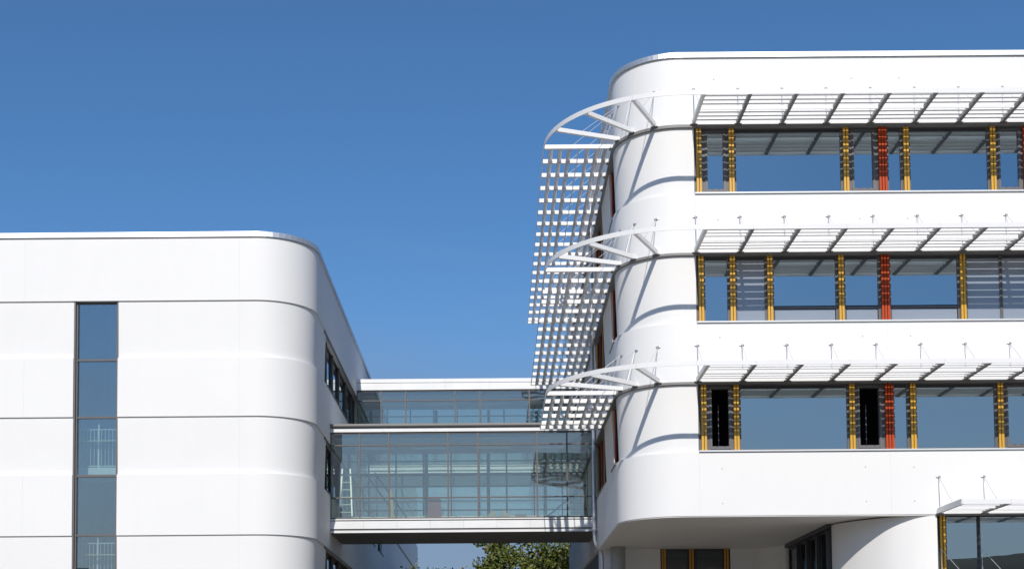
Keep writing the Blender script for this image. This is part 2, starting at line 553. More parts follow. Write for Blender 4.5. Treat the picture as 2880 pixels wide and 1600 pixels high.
# front windows -----------------------------------------------------
YB0, YB1 = D + 0.0, D + 0.055          # coloured bars
YF0, YF1 = D + 0.10, D + 0.18          # frames
def front_window(z0, z1, x0, x1, kind):
    """one glazed unit of a front window row"""
    if kind == 'sash' or kind == 'open':
        w = frame_ring(MB(), x0, x1, z0, z1, 0.115, YF0, YF1 + 0.02, wb=0.13, wt=0.11).build('window', M['frame'], RB)
        s = frame_ring(MB(), x0 + 0.05, x1 - 0.05, z0 + 0.05, z1 - 0.05, 0.05, YF0 - 0.022, YF0 - 0.003).build('sash', M['frame'], w)
        for fx in (0.36, 0.66):
            xx = x0 + (x1 - x0) * fx
            MB().box(xx - 0.025, xx + 0.025, YF0 - 0.012, YF0 - 0.001, z0 + 0.108, z0 + 0.122).build('drain_slot', M['darkframe'], w)
        if kind == 'sash':
            MB().box(x0 + 0.116, x1 - 0.116, D + 0.13, D + 0.15, z0 + 0.131, z1 - 0.111).build('pane', M['glass'], w)
        else:                             # stands open, only a cord hangs in the dark
            MB().box(x0 + (x1 - x0) * 0.5, x0 + (x1 - x0) * 0.5 + 0.02, D + 0.5, D + 0.53, z0 + 0.05, z1 - 0.5).build('blind_cord', M['frame'], w)
        if kind == 'open':
            w['label'] = 'window standing open, black inside'
    else:
        w = frame_ring(MB(), x0 - 0.03, x1 + 0.03, z0, z1, 0.03, YF0, YF1, wb=0.035, wt=0.03).build('window', M['frame'], RB)
        MB().box(x0 + 0.001, x1 - 0.001, YF0 + 0.002, YF1, z1 - 0.10, z1 - 0.032).build('dark_head_strip', M['darkframe'], w)  # dark strip painting in the shade of the recess at the window head
        zz = z0
        if kind == 'low':
            zz = z0 + 0.42
            MB().box(x0 + 0.003, x1 - 0.003, YF0 - 0.005, YF1 - 0.01, zz - 0.055, zz).build('transom', M['frame'], w)
            MB().box(x0 + 0.02, x1 - 0.02, D + 0.125, D + 0.15, z0 + 0.036, zz - 0.075).build('infill_panel', M['panel'], w)
        if kind == 'blind':
            MB().box(x0 + 0.001, x1 - 0.001, D + 0.125, D + 0.15, z0 + 0.036, z1 - 0.101).build('infill_panel', M['panel'], w)
        else:
            MB().box(x0 + 0.001, x1 - 0.001, D + 0.13, D + 0.15, zz + 0.036, z1 - 0.101).build('pane', M['glass'], w)

ROWS = [
    [(6.035, 6.705, 'sash'), (6.96, 9.915, 'fix'), (10.19, 10.935, 'sash'), (11.28, 11.61, 'fix'), (11.90, 14.077, 'fix'), (14.34, 15.063, 'sash'), (15.32, 17.5, 'fix'), (17.8, 20.6, 'fix')],
    [(6.03, 6.65, 'fix'), (6.925, 7.70, 'blind'), (7.965, 9.70, 'low'), (9.98, 10.895, 'low'), (11.26, 13.135, 'low'), (13.415, 14.33, 'blind'), (14.40, 15.3, 'blind'), (15.6, 17.4, 'low'), (17.8, 20.6, 'fix')],
    [(6.04, 6.74, 'open'), (6.97, 9.94, 'fix'), (10.19, 10.95, 'open'), (11.28, 11.618, 'fix'), (11.907, 14.078, 'fix'), (14.355, 15.07, 'sash'), (15.32, 17.5, 'fix'), (17.8, 20.6, 'fix')],
]
BARS = [
    [(5.896, 2, 'yellow'), (6.82, 2, 'yellow'), (10.058, 2, 'yellow'), (11.10, 3, 'red'), (11.764, 2, 'yellow'), (14.218, 2, 'yellow'), (15.19, 3, 'red')],
    [(5.904, 2, 'yellow'), (6.79, 2, 'yellow'), (7.84, 2, 'yellow'), (9.845, 2, 'yellow'), (11.085, 3, 'red'), (13.27, 2, 'yellow'), (15.45, 2, 'yellow')],
    [(5.917, 2, 'yellow'), (6.83, 2, 'yellow'), (10.07, 2, 'yellow'), (11.112, 3, 'red'), (11.776, 2, 'yellow'), (14.226, 2, 'yellow'), (15.2, 3, 'red')],
]
for r in range(3):
    z0, z1 = SI[r], CH[r][0] - 0.003
    for x0, x1, kind in ROWS[r]:
        front_window(z0, z1, x0, x1, kind)
    # dark posts behind the coloured bars fill what is left between the units
    edges = [XW] + [e for u in ROWS[r] for e in ((u[0] if u[2] in ('sash', 'open') else u[0] - 0.03), (u[1] if u[2] in ('sash', 'open') else u[1] + 0.03))] + [XFAR]
    for a, b in zip(edges[0::2], edges[1::2]):
        if b - a > 0.01:
            p = MB().box(a + 0.002, b - 0.002, YF0 + 0.006, YF1 + 0.03, z0, z1)
            for q in (0.02, b - a - 0.045):       # ribs of the frame profile
                p.box(a + q, a + q + 0.025, YF0 - 0.014, YF0 + 0.004, z0, z1)
            p.build('window_post', M['frame'], RB)
    for xc, n, mm in BARS[r]:
        for k in range(n):
            xx = xc + (k - (n - 1) / 2) * 0.082
            MB().box(xx - 0.031, xx + 0.031, YB0, YB1, z0 + 0.004, z1 - 0.004).build('vertical_bar', M[mm], RB, label='orange-red vertical bar' if mm == 'red' else None)
    # sill
    MB().box(XW, XFAR, D - 0.05, D + 0.16, z0 - 0.045, z0 - 0.002).build('window_sill', M['sill'], RB)

# row of windows on the storey under the overhang, bottom right
XG = 12.37
z1 = 4.585
MB().box(XG - 0.05, XFAR, D - 0.03, D + 0.2, 4.59, 4.626).build('channel_rail', M['channel'], RB)
for x0, x1 in ((12.645, 13.50), (13.59, 15.4), (15.5, 17.4)):
    w = frame_ring(MB(), x0 - 0.03, x1 + 0.03, 1.2, z1, 0.03, YF0, YF1).build('window', M['darkframe'], RB)
    MB().box(x0 + 0.001, x1 - 0.001, D + 0.13, D + 0.15, 1.232, z1 - 0.032).build('pane', M['glass'], w)
MB().box(XG, 12.613, YF0 + 0.006, YF1 + 0.03, 1.2, z1).build('window_post', M['darkframe'], RB)
MB().box(13.532, 13.558, YF0 - 0.05, YF1 + 0.03, 1.2, z1).build('window_post', M['darkframe'], RB)
for xx in (12.468, 12.556):
    MB().box(xx - 0.028, xx + 0.028, YB0, YB1, 1.2, z1 - 0.004).build('vertical_bar', M['yellow'], RB)

# ground storey: soffit, set-back wall, dark glazed flank and the bellied wall that comes forward again
sf = MB()
sp = [(XFAR, D + 0.302)] + [(XC - (RC - 0.302) * math.sin(R_(a)), YC - (RC - 0.302) * math.cos(R_(a))) for a in range(0, 91, 5)] + [(XR + 0.302, 48.6), (XFAR, 48.6)]
n = len(sp)
sf.add([(a, b, 4.640) for a, b in sp] + [(a, b, 4.85) for a, b in sp], [tuple(range(n - 1, -1, -1)), tuple(range(n, 2 * n))] + [(i, (i + 1) % n, n + (i + 1) % n, n + i) for i in range(n)])
sf.build('soffit', M['soffit'], RB)
MB().sweep(path_r(12.4, XC, 0, 90, YC, 48.1), [(4.600, -0.02), (4.628, -0.02), (4.628, -0.24), (4.600, -0.24)]).build('soffit_trim', M['soffit'], RB, smooth=True)
YBW = 47.95
XB0, XB1 = 5.79, 8.22
box('back_wall', M['wall'], RB, XR + 0.05, XB0, YBW, YBW + 0.3, GZ, 4.637)
box('back_wall', M['wall'], RB, XB1, 9.2, YBW, YBW + 0.3, GZ, 4.637)
box('back_wall', M['wall'], RB, XB0 + 0.003, XB1 - 0.003, YBW, YBW + 0.3, GZ, 1.0)
for x0, x1 in ((5.97, 6.78), (7.02, 8.0)):
    w = frame_ring(MB(), x0, x1, 1.003, 4.63, 0.05, YBW + 0.12, YBW + 0.2).build('window', M['darkframe'], RB)
    MB().box(x0 + 0.051, x1 - 0.051, YBW + 0.15, YBW + 0.17, 1.054, 4.579).build('pane', M['clearglass'], w)
for a, b in ((XB0 + 0.004, 5.968), (6.782, 7.018), (8.002, XB1 - 0.004)):
    box('window_post', M['darkframe'], RB, a, b, YBW + 0.13, YBW + 0.22, 1.003, 4.63)
for xx in (5.87, 5.95, 6.83, 6.92, 8.04, 8.13):
    box('vertical_bar', M['ochre'], RB, xx - 0.03, xx + 0.03, YBW + 0.03, YBW + 0.09, 1.003, 4.62)
fil = [(9.2, YBW, 0, -1)]
for i in range(9):
    t = R_(90 * i / 8)
    fil.append((9.2 + 0.68 * math.sin(t), YBW - 1.2 * (1 - math.cos(t)), -math.sin(t), -math.cos(t)))
wall('back_wall', M['wall'], RB, fil[1:], GZ, 4.637)
XFK = 9.93
for a, b in ((40.80, 42.1), (42.1, 43.5), (43.5, 44.9), (44.9, 46.6)):
    w = frame_ring(MB(), a + 0.003, b - 0.003, GZ + 0.1, 4.5, 0.07, XFK + 0.02, XFK + 0.12, 'y').build('window', M['darkframe'], RB)
    MB().box(XFK + 0.06, XFK + 0.08, a + 0.075, b - 0.075, GZ + 0.175, 4.425).build('pane', M['clearglass'], w)
    box('mullion', M['darkframe'], RB, XFK - 0.08, XFK + 0.016, a + 0.004, a + 0.08, GZ, 4.45)
box('dark_head_strip', M['darkframe'], RB, XFK - 0.1, XFK + 0.12, 40.72, 46.65, 4.503, 4.634)
belly = [(9.97, 40.72), (10.03, 40.42), (10.2, 40.06), (10.56, 39.52), (11.10, 38.94), (11.65, 38.62), (12.1, 38.49), (XG - 0.005, 38.47)]
def smooth_path(pts, n=6):
    out = []
    for i in range(len(pts) - 1):
        p0, p1, p2, p3 = pts[max(i - 1, 0)], pts[i], pts[i + 1], pts[min(i + 2, len(pts) - 1)]
        for k in range(n):
            t = k / n
            out.append(tuple(0.5 * (2 * b + (c - a) * t + (2 * a - 5 * b + 4 * c - d) * t * t + (3 * b - a - 3 * c + d) * t ** 3) for a, b, c, d in zip(p0, p1, p2, p3)))
    out.append(pts[-1])
    res = []
    for i, p in enumerate(out):
        a, b = out[max(i - 1, 0)], out[min(i + 1, len(out) - 1)]
        dx, dy = b[0] - a[0], b[1] - a[1]
        l = math.hypot(dx, dy)
        res.append((p[0], p[1], dy / l, -dx / l))
    return res
wall('curved_wall', M['wall'], RB, smooth_path(belly), GZ, 4.597, th=0.25)
MB().lathe([(0.25, GZ), (0.25, 4.63)], 24, (4.25, 47.2, 0)).build('column', M['concrete'], RB, smooth=True)
# side wall beyond the overhang
wall('side_wall', M['wall'], RB, path_r(y0=48.3, y1=YEND), GZ, 2.6)
box('window_band', M['darkframe'], RB, XR + 0.1, XR + 0.2, 48.65, YEND, 2.603, 4.62)
# small plugs in the render
PLUG = MB().tube((0, 0.02, 0), (0, -0.012, 0), 0.014, 8).mesh('wall_plug', M['channel'])
for xx, zz in ((6.35, 17.05), (10.25, 17.05), (11.6, 17.05), (6.4, 13.0), (10.4, 13.0), (11.75, 13.0), (6.4, 9.65), (10.4, 9.65), (11.75, 9.65), (6.4, 5.95), (10.4, 5.97), (11.75, 5.95), (6.4, 4.98), (10.4, 5.0), (11.75, 5.0)):
    place('wall_plug', PLUG, RB, (xx, D, zz))

# rainwater pipe on the side wall
pipe = MB()
yp, xp = 47.99, XR - 0.11
pts = [(xp, yp, 17.0), (xp, yp, 4.95), (xp + 0.04, yp, 4.78), (xp + 0.20, yp, 4.62), (xp + 0.26, yp, 4.45), (xp + 0.28, yp, 3.4), (xp + 0.28, yp, GZ)]
for a, b in zip(pts[:-1], pts[1:]):
    pipe.tube(a, b, 0.065, 14)
dp = pipe.build('downpipe', M['steel'], RB, smooth=True)
MB().lathe([(0.07, 16.75), (0.075, 16.95), (0.16, 17.2), (0.17, 17.28), (0.10, 17.28)], 16, (xp, yp, 0)).build('hopper', M['steel'], dp, smooth=True)
for z in (15.2, 12.9, 10.6, 8.2, 6.6, 5.3):
    MB().lathe([(0.082, z), (0.082, z + 0.09)], 14, (xp, yp, 0)).box(xp, XR - 0.001, yp - 0.02, yp + 0.02, z + 0.02, z + 0.07).build('pipe_clamp', M['steel'], dp)

# inside of the right building
for z in (17.1, 13.25, 9.6, 5.95):
    box('floor_slab', M['inner'], RB, XC + 0.1, XFAR, D + 0.42, YEND - 0.3, z - 0.2, z)
    box('floor_slab', M['inner'], RB, XR + 0.45, XC + 0.097, YC + 0.1, YEND - 0.3, z - 0.2, z)
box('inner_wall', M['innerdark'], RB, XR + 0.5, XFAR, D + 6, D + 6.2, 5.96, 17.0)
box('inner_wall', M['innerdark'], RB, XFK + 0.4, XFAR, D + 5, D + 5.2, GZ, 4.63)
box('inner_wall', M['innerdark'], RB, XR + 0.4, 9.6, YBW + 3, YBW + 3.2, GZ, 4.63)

# ------------------------------------------------------------------ sunshades
PJ = 2.03                              # projection
BW, BH = 0.09, 0.12                    # beam section
def slat_mesh(L, chord, thick, tilt):
    ca, sa = math.cos(R_(tilt)), math.sin(R_(tilt))
    prof = []
    for u, v in ((-.5, 0), (-.36, .36), (0, .5), (.3, .36), (.5, 0), (.3, -.36), (0, -.5), (-.36, -.36)):
        u, v = u * chord, v * thick
        o, h = u * ca + v * sa, -u * sa + v * ca       # outward edge lower
        prof.append((-o, h))
    n = len(prof)
    m = MB()
    m.add([(x, y, z) for x in (-L / 2, L / 2) for y, z in prof],
          [(i, (i + 1) % n, n + (i + 1) % n, n + i) for i in range(n)] + [tuple(range(n - 1, -1, -1)), tuple(range(n, 2 * n))])
    return m.mesh('slat', M['slat'], smooth=True)
SL_F = slat_mesh(1.25 - BW - 0.004, 0.18, 0.038, 14)
SL_S = slat_mesh(1.14 - BW - 0.004, 0.18, 0.045, 40)
ROD_F = MB().box(-(1.25 - BW) / 2 + 0.002, (1.25 - BW) / 2 - 0.002, -0.011, 0.011, -0.055, 0.055).mesh('centre_plate', M['white'])
ROD_S = MB().box(-(1.14 - BW) / 2 + 0.002, (1.14 - BW) / 2 - 0.002, -0.011, 0.011, -0.055, 0.055).mesh('centre_plate', M['white'])
bm_ = MB()
bm_.add([(-BW / 2, 0.0, 0.0), (BW / 2, 0.0, 0.0), (BW / 2, -PJ, 0.0), (-BW / 2, -PJ, 0.0),
         (-BW / 2, 0.0, BH), (BW / 2, 0.0, BH), (BW / 2, -PJ, BH), (-BW / 2, -PJ, BH)],
        [(0, 1, 2, 3), (4, 7, 6, 5), (0, 4, 5, 1), (1, 5, 6, 2), (2, 6, 7, 3), (3, 7, 4, 0)])
BEAM = bm_.mesh('beam', M['beam'])
BEAM.materials.clear(); BEAM.materials.append(M['white'])
BEAM_SHADED = BEAM.copy()  # same beam again, with its shade painted in as a darker grey
BEAM_SHADED.name = 'beam_shaded'
BEAM_SHADED.materials.clear()
BEAM_SHADED.materials.append(M['shaded_beam'])
BRK = MB().box(-0.10, 0.10, -0.10, -0.046, -0.02, 0.0).mesh('bracket', M['channel'])
DISC_H = 1.02
dm = MB()
dl = MB().lathe([(0.075, 0.0), (0.07, 0.012), (0.03, 0.022), (0.02, 0.045), (0.012, 0.055)], 18)
dm.add([(a, -c, b * 0.52) for a, b, c in dl.v], dl.f)
DISC = dm.mesh('anchor_disc', M['disc'], smooth=True)
RODA = MB().tube((0, -0.05, 0), (0, -0.38, -DISC_H + 0.12), 0.0075, 6).mesh('tie_rod', M['rod'])
RODB = MB().tube((0, -0.05, 0), (0, -1.18, -DISC_H + 0.12), 0.0075, 6).mesh('tie_rod', M['rod'])
FRAC = [0.107, 0.24, 0.37, 0.507, 0.64, 0.77, 0.897]       # slat positions from the outer edge

def stations(loc):
    return loc
def sunshade(label, zu, side_y, corner=True, x_first=5.755, nfin=9):
    t = thing('sunshade', label, 'sunshade', (XC, D, zu), 'sunshades over the window rows')
    st = []
    for k in range(nfin):
        st.append((x_first + 1.25 * k, D, 0.0))
    if corner:
        for a in (24, 47, 68.5):
            r = R_(a)
            st.append((XC - RC * math.sin(r), YC - RC * math.cos(r), r))
        for y in side_y:
            st.append((XR, y, math.pi / 2))
    for x, y, a in st:
        place('beam', BEAM if (a > 0.01 or abs(x - x_first) < 0.01) else BEAM_SHADED, t, (x, y, zu), -a)
        place('bracket', BRK, t, (x, y, zu), -a)
        d = place('anchor_disc', DISC, t, (x, y, zu + DISC_H), -a)
        place('tie_rod', RODA, t, (x, y, zu + DISC_H), -a)
        place('tie_rod', RODB, t, (x, y, zu + DISC_H), -a)
    for k in range(nfin - 1):
        xm = x_first + 1.25 * (k + 0.5)
        for i, fr in enumerate(FRAC):
            yy = D - PJ * (1 - fr)
            if i == 3:
                place('centre_plate', ROD_F, t, (xm, yy, zu + 0.062))
            else:
                place('slat', SL_F, t, (xm, yy, zu + 0.06))
    for a, b in zip(side_y[:-1], side_y[1:]):
        f = (b - a - BW) / (1.14 - BW)
        for i, fr in enumerate(FRAC):
            xx = XR - PJ * (1 - fr)
            o = place('centre_plate' if i == 3 else 'slat', ROD_S if i == 3 else SL_S, t, (xx, (a + b) / 2, zu + 0.06), -math.pi / 2)
            if abs(f - 1) > 0.01:
                o.scale = (f, 1, 1)
    # fascia plates along the outer edge
    pf = [(zu - 0.006, PJ + 0.02), (zu + 0.126, PJ + 0.02), (zu + 0.126, PJ + 0.002), (zu - 0.006, PJ + 0.002)]
    xs = [x_first - 0.045] if not corner else [XC]
    e = x_first + 1.25 * (nfin - 1)
    xa = x_first + 1.25 * 1
    cuts = xs + [xa + 2.5 * i for i in range(int((e - xa) / 2.5) + 1)]
    if cuts[-1] < e - 0.1:
        cuts.append(e)
    for a, b in zip(cuts[:-1], cuts[1:]):
        MB().sweep([(b - 0.004, D, 0, -1), (a, D, 0, -1)], pf).build('fascia', M['white'], t)
    if corner:
        for a0, a1 in ((0.05, 23.9), (24.0, 68.4), (68.5, 89.95)):
            MB().sweep(path_r(a0=a0, a1=a1, n=10), pf).build('fascia', M['white'], t, smooth=True)
        y = YC
        while y < side_y[-1] + 0.04:
            y2 = min(y + 2.28, side_y[-1] + 0.045)
            MB().sweep([(XR, y + 0.004, -1, 0), (XR, y2, -1, 0)], pf).build('fascia', M['white'], t)
            y = y2 + 0.0001
    else:
        ps = MB().add([(x_first - 0.068, D - 0.05, zu - 0.012), (x_first - 0.05, D - 0.05, zu - 0.012), (x_first - 0.05, D - PJ - 0.02, zu - 0.012), (x_first - 0.068, D - PJ - 0.02, zu - 0.012),
                       (x_first - 0.068, D - 0.05, zu + 0.138), (x_first - 0.05, D - 0.05, zu + 0.138), (x_first - 0.05, D - PJ - 0.02, zu + 0.138), (x_first - 0.068, D - PJ - 0.02, zu + 0.138)],
                      [(0, 1, 2, 3), (4, 7, 6, 5), (0, 4, 5, 1), (1, 5, 6, 2), (2, 6, 7, 3), (3, 7, 4, 0)])
        ps.build('end_plate', M['white'], t)
    return t
def ylist(n, end):
    return [40.15 + 1.14 * k for k in range(n)] + [end]
sunshade('slatted white sunshade over the topmost row of windows, wrapping round the corner', ZU[0], ylist(18, 60.0))
sunshade('slatted white sunshade over the middle row of windows, wrapping round the corner', ZU[1], ylist(14, 55.6))
sunshade('slatted white sunshade over the third window row, its side part ending at the bridge', ZU[2], ylist(5, 45.5))
sunshade('short straight sunshade over the ground floor window at the bottom right', 4.65, [], corner=False, x_first=12.42, nfin=4)

# ------------------------------------------------------------------ left building
LB = thing('office_building', 'lower white building with banded walls and one tall window strip, left of the bridges', 'building', (-12, 60, GZ))
XS0, XS1 = -13.115, -11.725            # window strip
YLE = 103.7
XLF = -24.0
SP = [(12.10, 14.105), (8.43, 10.29), (4.71, 6.62), (1.05, 2.95)]
ZN = [(10.293, 12.095), (6.623, 8.425), (2.953, 4.705), (-0.72, 1.045)]
SW = 47.3                              # side windows begin
copl = [(14.11, 0.06), (14.27, 0.05), (14.285, -0.38), (14.11, -0.38)]
for a, b in ((-24, -20.1), (-20.1, -16.3), (-16.3, -13.4), (-13.4, -10.6), (-10.6, XCL)):
    MB().sweep([(a, DL, 0, -1), (b - 0.004, DL, 0, -1)], copl).build('coping_panel', M['coping'], LB)
for k in range(14):
    a0, a1 = 90 * k / 14, 90 * (k + 1) / 14
    pa = []
    for a in (a0 + 0.1, a1 - 0.1):
        t = R_(a)
        pa.append((XCL + RC * math.sin(t), YCL - RC * math.cos(t), math.sin(t), -math.cos(t)))
    MB().sweep(pa, copl).build('coping_panel', M['coping'], LB)
y = YCL
while y < YLE - 0.1:
    y2 = min(y + 3.9, YLE)
    MB().sweep([(XL, y + 0.004, 1, 0), (XL, y2, 1, 0)], copl).build('coping_panel', M['coping'], LB)
    y = y2
rf = MB().box(XLF, XCL - 0.1, DL + 0.42, YLE - 0.4, 13.8, 14.0)
rf.box(XCL - 0.097, XL - 0.42, YCL + 0.1, YLE - 0.4, 13.8, 14.0).build('roof', M['concrete'], LB)
SJ = -7.92                             # vertical joint where the corner panels begin
for i, (z0, z1) in enumerate(SP):
    if i == 0:
        wall('spandrel_panel', M['wall'], LB, path_l(XLF, -14.662), z0, z1)
        wall('spandrel_panel', M['wall'], LB, path_l(-14.66, SJ - 0.002), z0, z1)
    else:
        wall('spandrel_panel', M['wall'], LB, path_l(XLF, -14.662), z0, z1)
        wall('spandrel_panel', M['wall'], LB, path_l(-14.66, XS0), z0, z1)
        wall('spandrel_panel', M['wall'], LB, path_l(XS1, SJ - 0.002), z0, z1)
    wall('spandrel_panel', M['wall'], LB, path_l(SJ, XCL, 0, 90, YCL, SW), z0, z1)
    wall('spandrel_panel', M['wall'], LB, path_l(y0=SW + 0.005, y1=YLE), z0, z1)
MULL_Y = [SW, 48.4, 50.3, 52.4, 54.9, 57.2]
FARWIN = {1: [(61.0, 66.5), (69.0, 71.6), (97.5, 103.0)], 0: [], 2: [(61.0, 66.0)], 3: []}
for i, (z0, z1) in enumerate(ZN):
    wall('window_storey_wall', M['wall'], LB, path_l(XLF, XS0), z0, z1, -0.10, -0.05)
    wall('window_storey_wall', M['wall'], LB, path_l(XS1, SJ - 0.002), z0, z1, -0.10, -0.05)
    wall('window_storey_wall', M['wall'], LB, path_l(SJ, XCL, 0, 90, YCL, SW), z0, z1, -0.10, -0.05)
    pr = 58.6
    for a, b in FARWIN[i] + [(YLE, YLE)]:
        wall('window_storey_wall', M['wall'], LB, path_l(y0=pr, y1=a), z0, z1, -0.10, -0.05)
        if b > a:
            w = frame_ring(MB(), a + 0.003, b - 0.003, z0 + 0.003, z1 - 0.003, 0.08, XL - 0.3, XL - 0.2, 'y').build('window', M['darkframe'], LB)
            MB().box(XL - 0.26, XL - 0.24, a + 0.084, b - 0.084, z0 + 0.084, z1 - 0.084).build('pane', M['glass'], w)
            box('window_sill', M['darkframe'], LB, XL - 0.19, XL + 0.03, a, b, z0 - 0.001, z0 + 0.05)
        pr = b
    ys = MULL_Y + [58.6]
    for a, b in zip(ys[:-1], ys[1:]):
        w = frame_ring(MB(), a + 0.003, b - 0.003, z0 + 0.003, z1 - 0.003, 0.07, XL - 0.3, XL - 0.2, 'y').build('window', M['darkframe'], LB)
        MB().box(XL - 0.26, XL - 0.24, a + 0.074, b - 0.074, z0 + 0.074, z1 - 0.074).build('pane', M['glass'], w)
        for q, mm in ((0.05, 'bronze'), (0.14, 'bronze')):
            box('vertical_bar', M[mm if a > SW + 0.1 else 'ochre'], LB, XL - 0.195, XL - 0.16, a + q - 0.025, a + q + 0.025, z0 + 0.01, z1 - 0.01)
    box('window_sill', M['darkframe'], LB, XL - 0.19, XL + 0.03, SW, 58.6, z0 - 0.001, z0 + 0.04)
    MB().sweep(path_l(y0=YCL + 2, y1=YLE), [(z1 - 0.06, -0.005), (z1, -0.005), (z1, -0.045), (z1 - 0.06, -0.045)]).build('drip_rail', M['channel'], LB)
# the tall window strip: jambs, then each pane with its transom
PZ = [(10.285, 12.05), (8.47, 10.225), (6.625, 8.41), (4.765, 6.555), (2.95, 4.705), (1.1, 2.9)]
YG = DL + 0.20
sw = MB()
sw.box(XS0 + 0.002, XS0 + 0.055, DL + 0.03, YG + 0.06, 1.0, 12.096)
sw.box(XS0 + 0.058, XS0 + 0.10, DL + 0.12, YG + 0.06, 1.0, 12.096)
sw.box(XS1 - 0.05, XS1 - 0.002, DL + 0.06, YG + 0.06, 1.0, 12.096)
strip = sw.build('window_strip', M['bridgeframe'], LB)
for i, (a, b) in enumerate(PZ):
    MB().box(XS0 + 0.102, XS1 - 0.052, YG, YG + 0.02, a + 0.002, b - 0.002).build('pane', M['stripglass'], strip)
    top = 12.094 if i == 0 else PZ[i - 1][0]
    MB().box(XS0 + 0.102, XS1 - 0.052, YG - 0.05, YG + 0.05, b, top).build('transom', M['bridgeframe'], strip)
# stair railings and landings behind the strip
YR = DL + 1.2
for dz in (0.0, -3.66):
    ld = box('stair_landing', M['inwhite'], LB, -13.45, -11.2, YR - 0.05, YR + 1.6, 6.79 + dz, 7.02 + dz)
    rl = MB()
    rl.bar((-13.30, YR, 8.25 + dz), (-11.3, YR, 8.25 + dz), 0.025, 0.025)
    rl.bar((-13.30, YR, 7.07 + dz), (-11.3, YR, 7.07 + dz), 0.025, 0.025)
    rl.bar((-12.64, YR + 0.02, 7.02 + dz), (-12.64, YR + 0.02, 8.42 + dz), 0.04, 0.04, (0, 1, 0))
    rail = rl.build('stair_railing', M['inwhite'], LB)
    MB().tube((-13.25, YR - 0.08, 7.87 + dz), (-11.3, YR - 0.08, 7.87 + dz), 0.022, 8).build('handrail', M['hand'], rail)
    for k in range(17):
        xx = -13.25 + 0.117 * k
        MB().bar((xx, YR, 7.082 + dz), (xx, YR, 8.238 + dz), 0.014, 0.014, (0, 1, 0)).build('baluster', M['inwhite'], rail)
for z in (12.9, 9.5, 5.9, 2.2):
    box('floor_slab', M['inner'], LB, XLF, -13.6, DL + 0.6, YLE - 0.5, z - 0.25, z)
    box('floor_slab', M['inner'], LB, -10.9, XCL - 0.1, DL + 0.6, YLE - 0.5, z - 0.25, z)
    box('floor_slab', M['inner'], LB, XCL - 0.097, XL - 0.5, YCL + 0.1, YLE - 0.5, z - 0.25, z)
box('inner_wall', M['inner'], LB, -13.59, -13.5, DL + 0.4, DL + 5, GZ, 13.7)
box('inner_wall', M['inner'], LB, -11.0, -10.92, DL + 0.4, DL + 5, GZ, 13.7)
box('inner_wall', M['inner'], LB, -13.59, -10.92, DL + 5.01, DL + 5.2, GZ, 13.7)
box('inner_wall', M['innerdark'], LB, XL - 5.2, XL - 5.0, DL + 5.3, YLE - 0.5, GZ, 13.7)

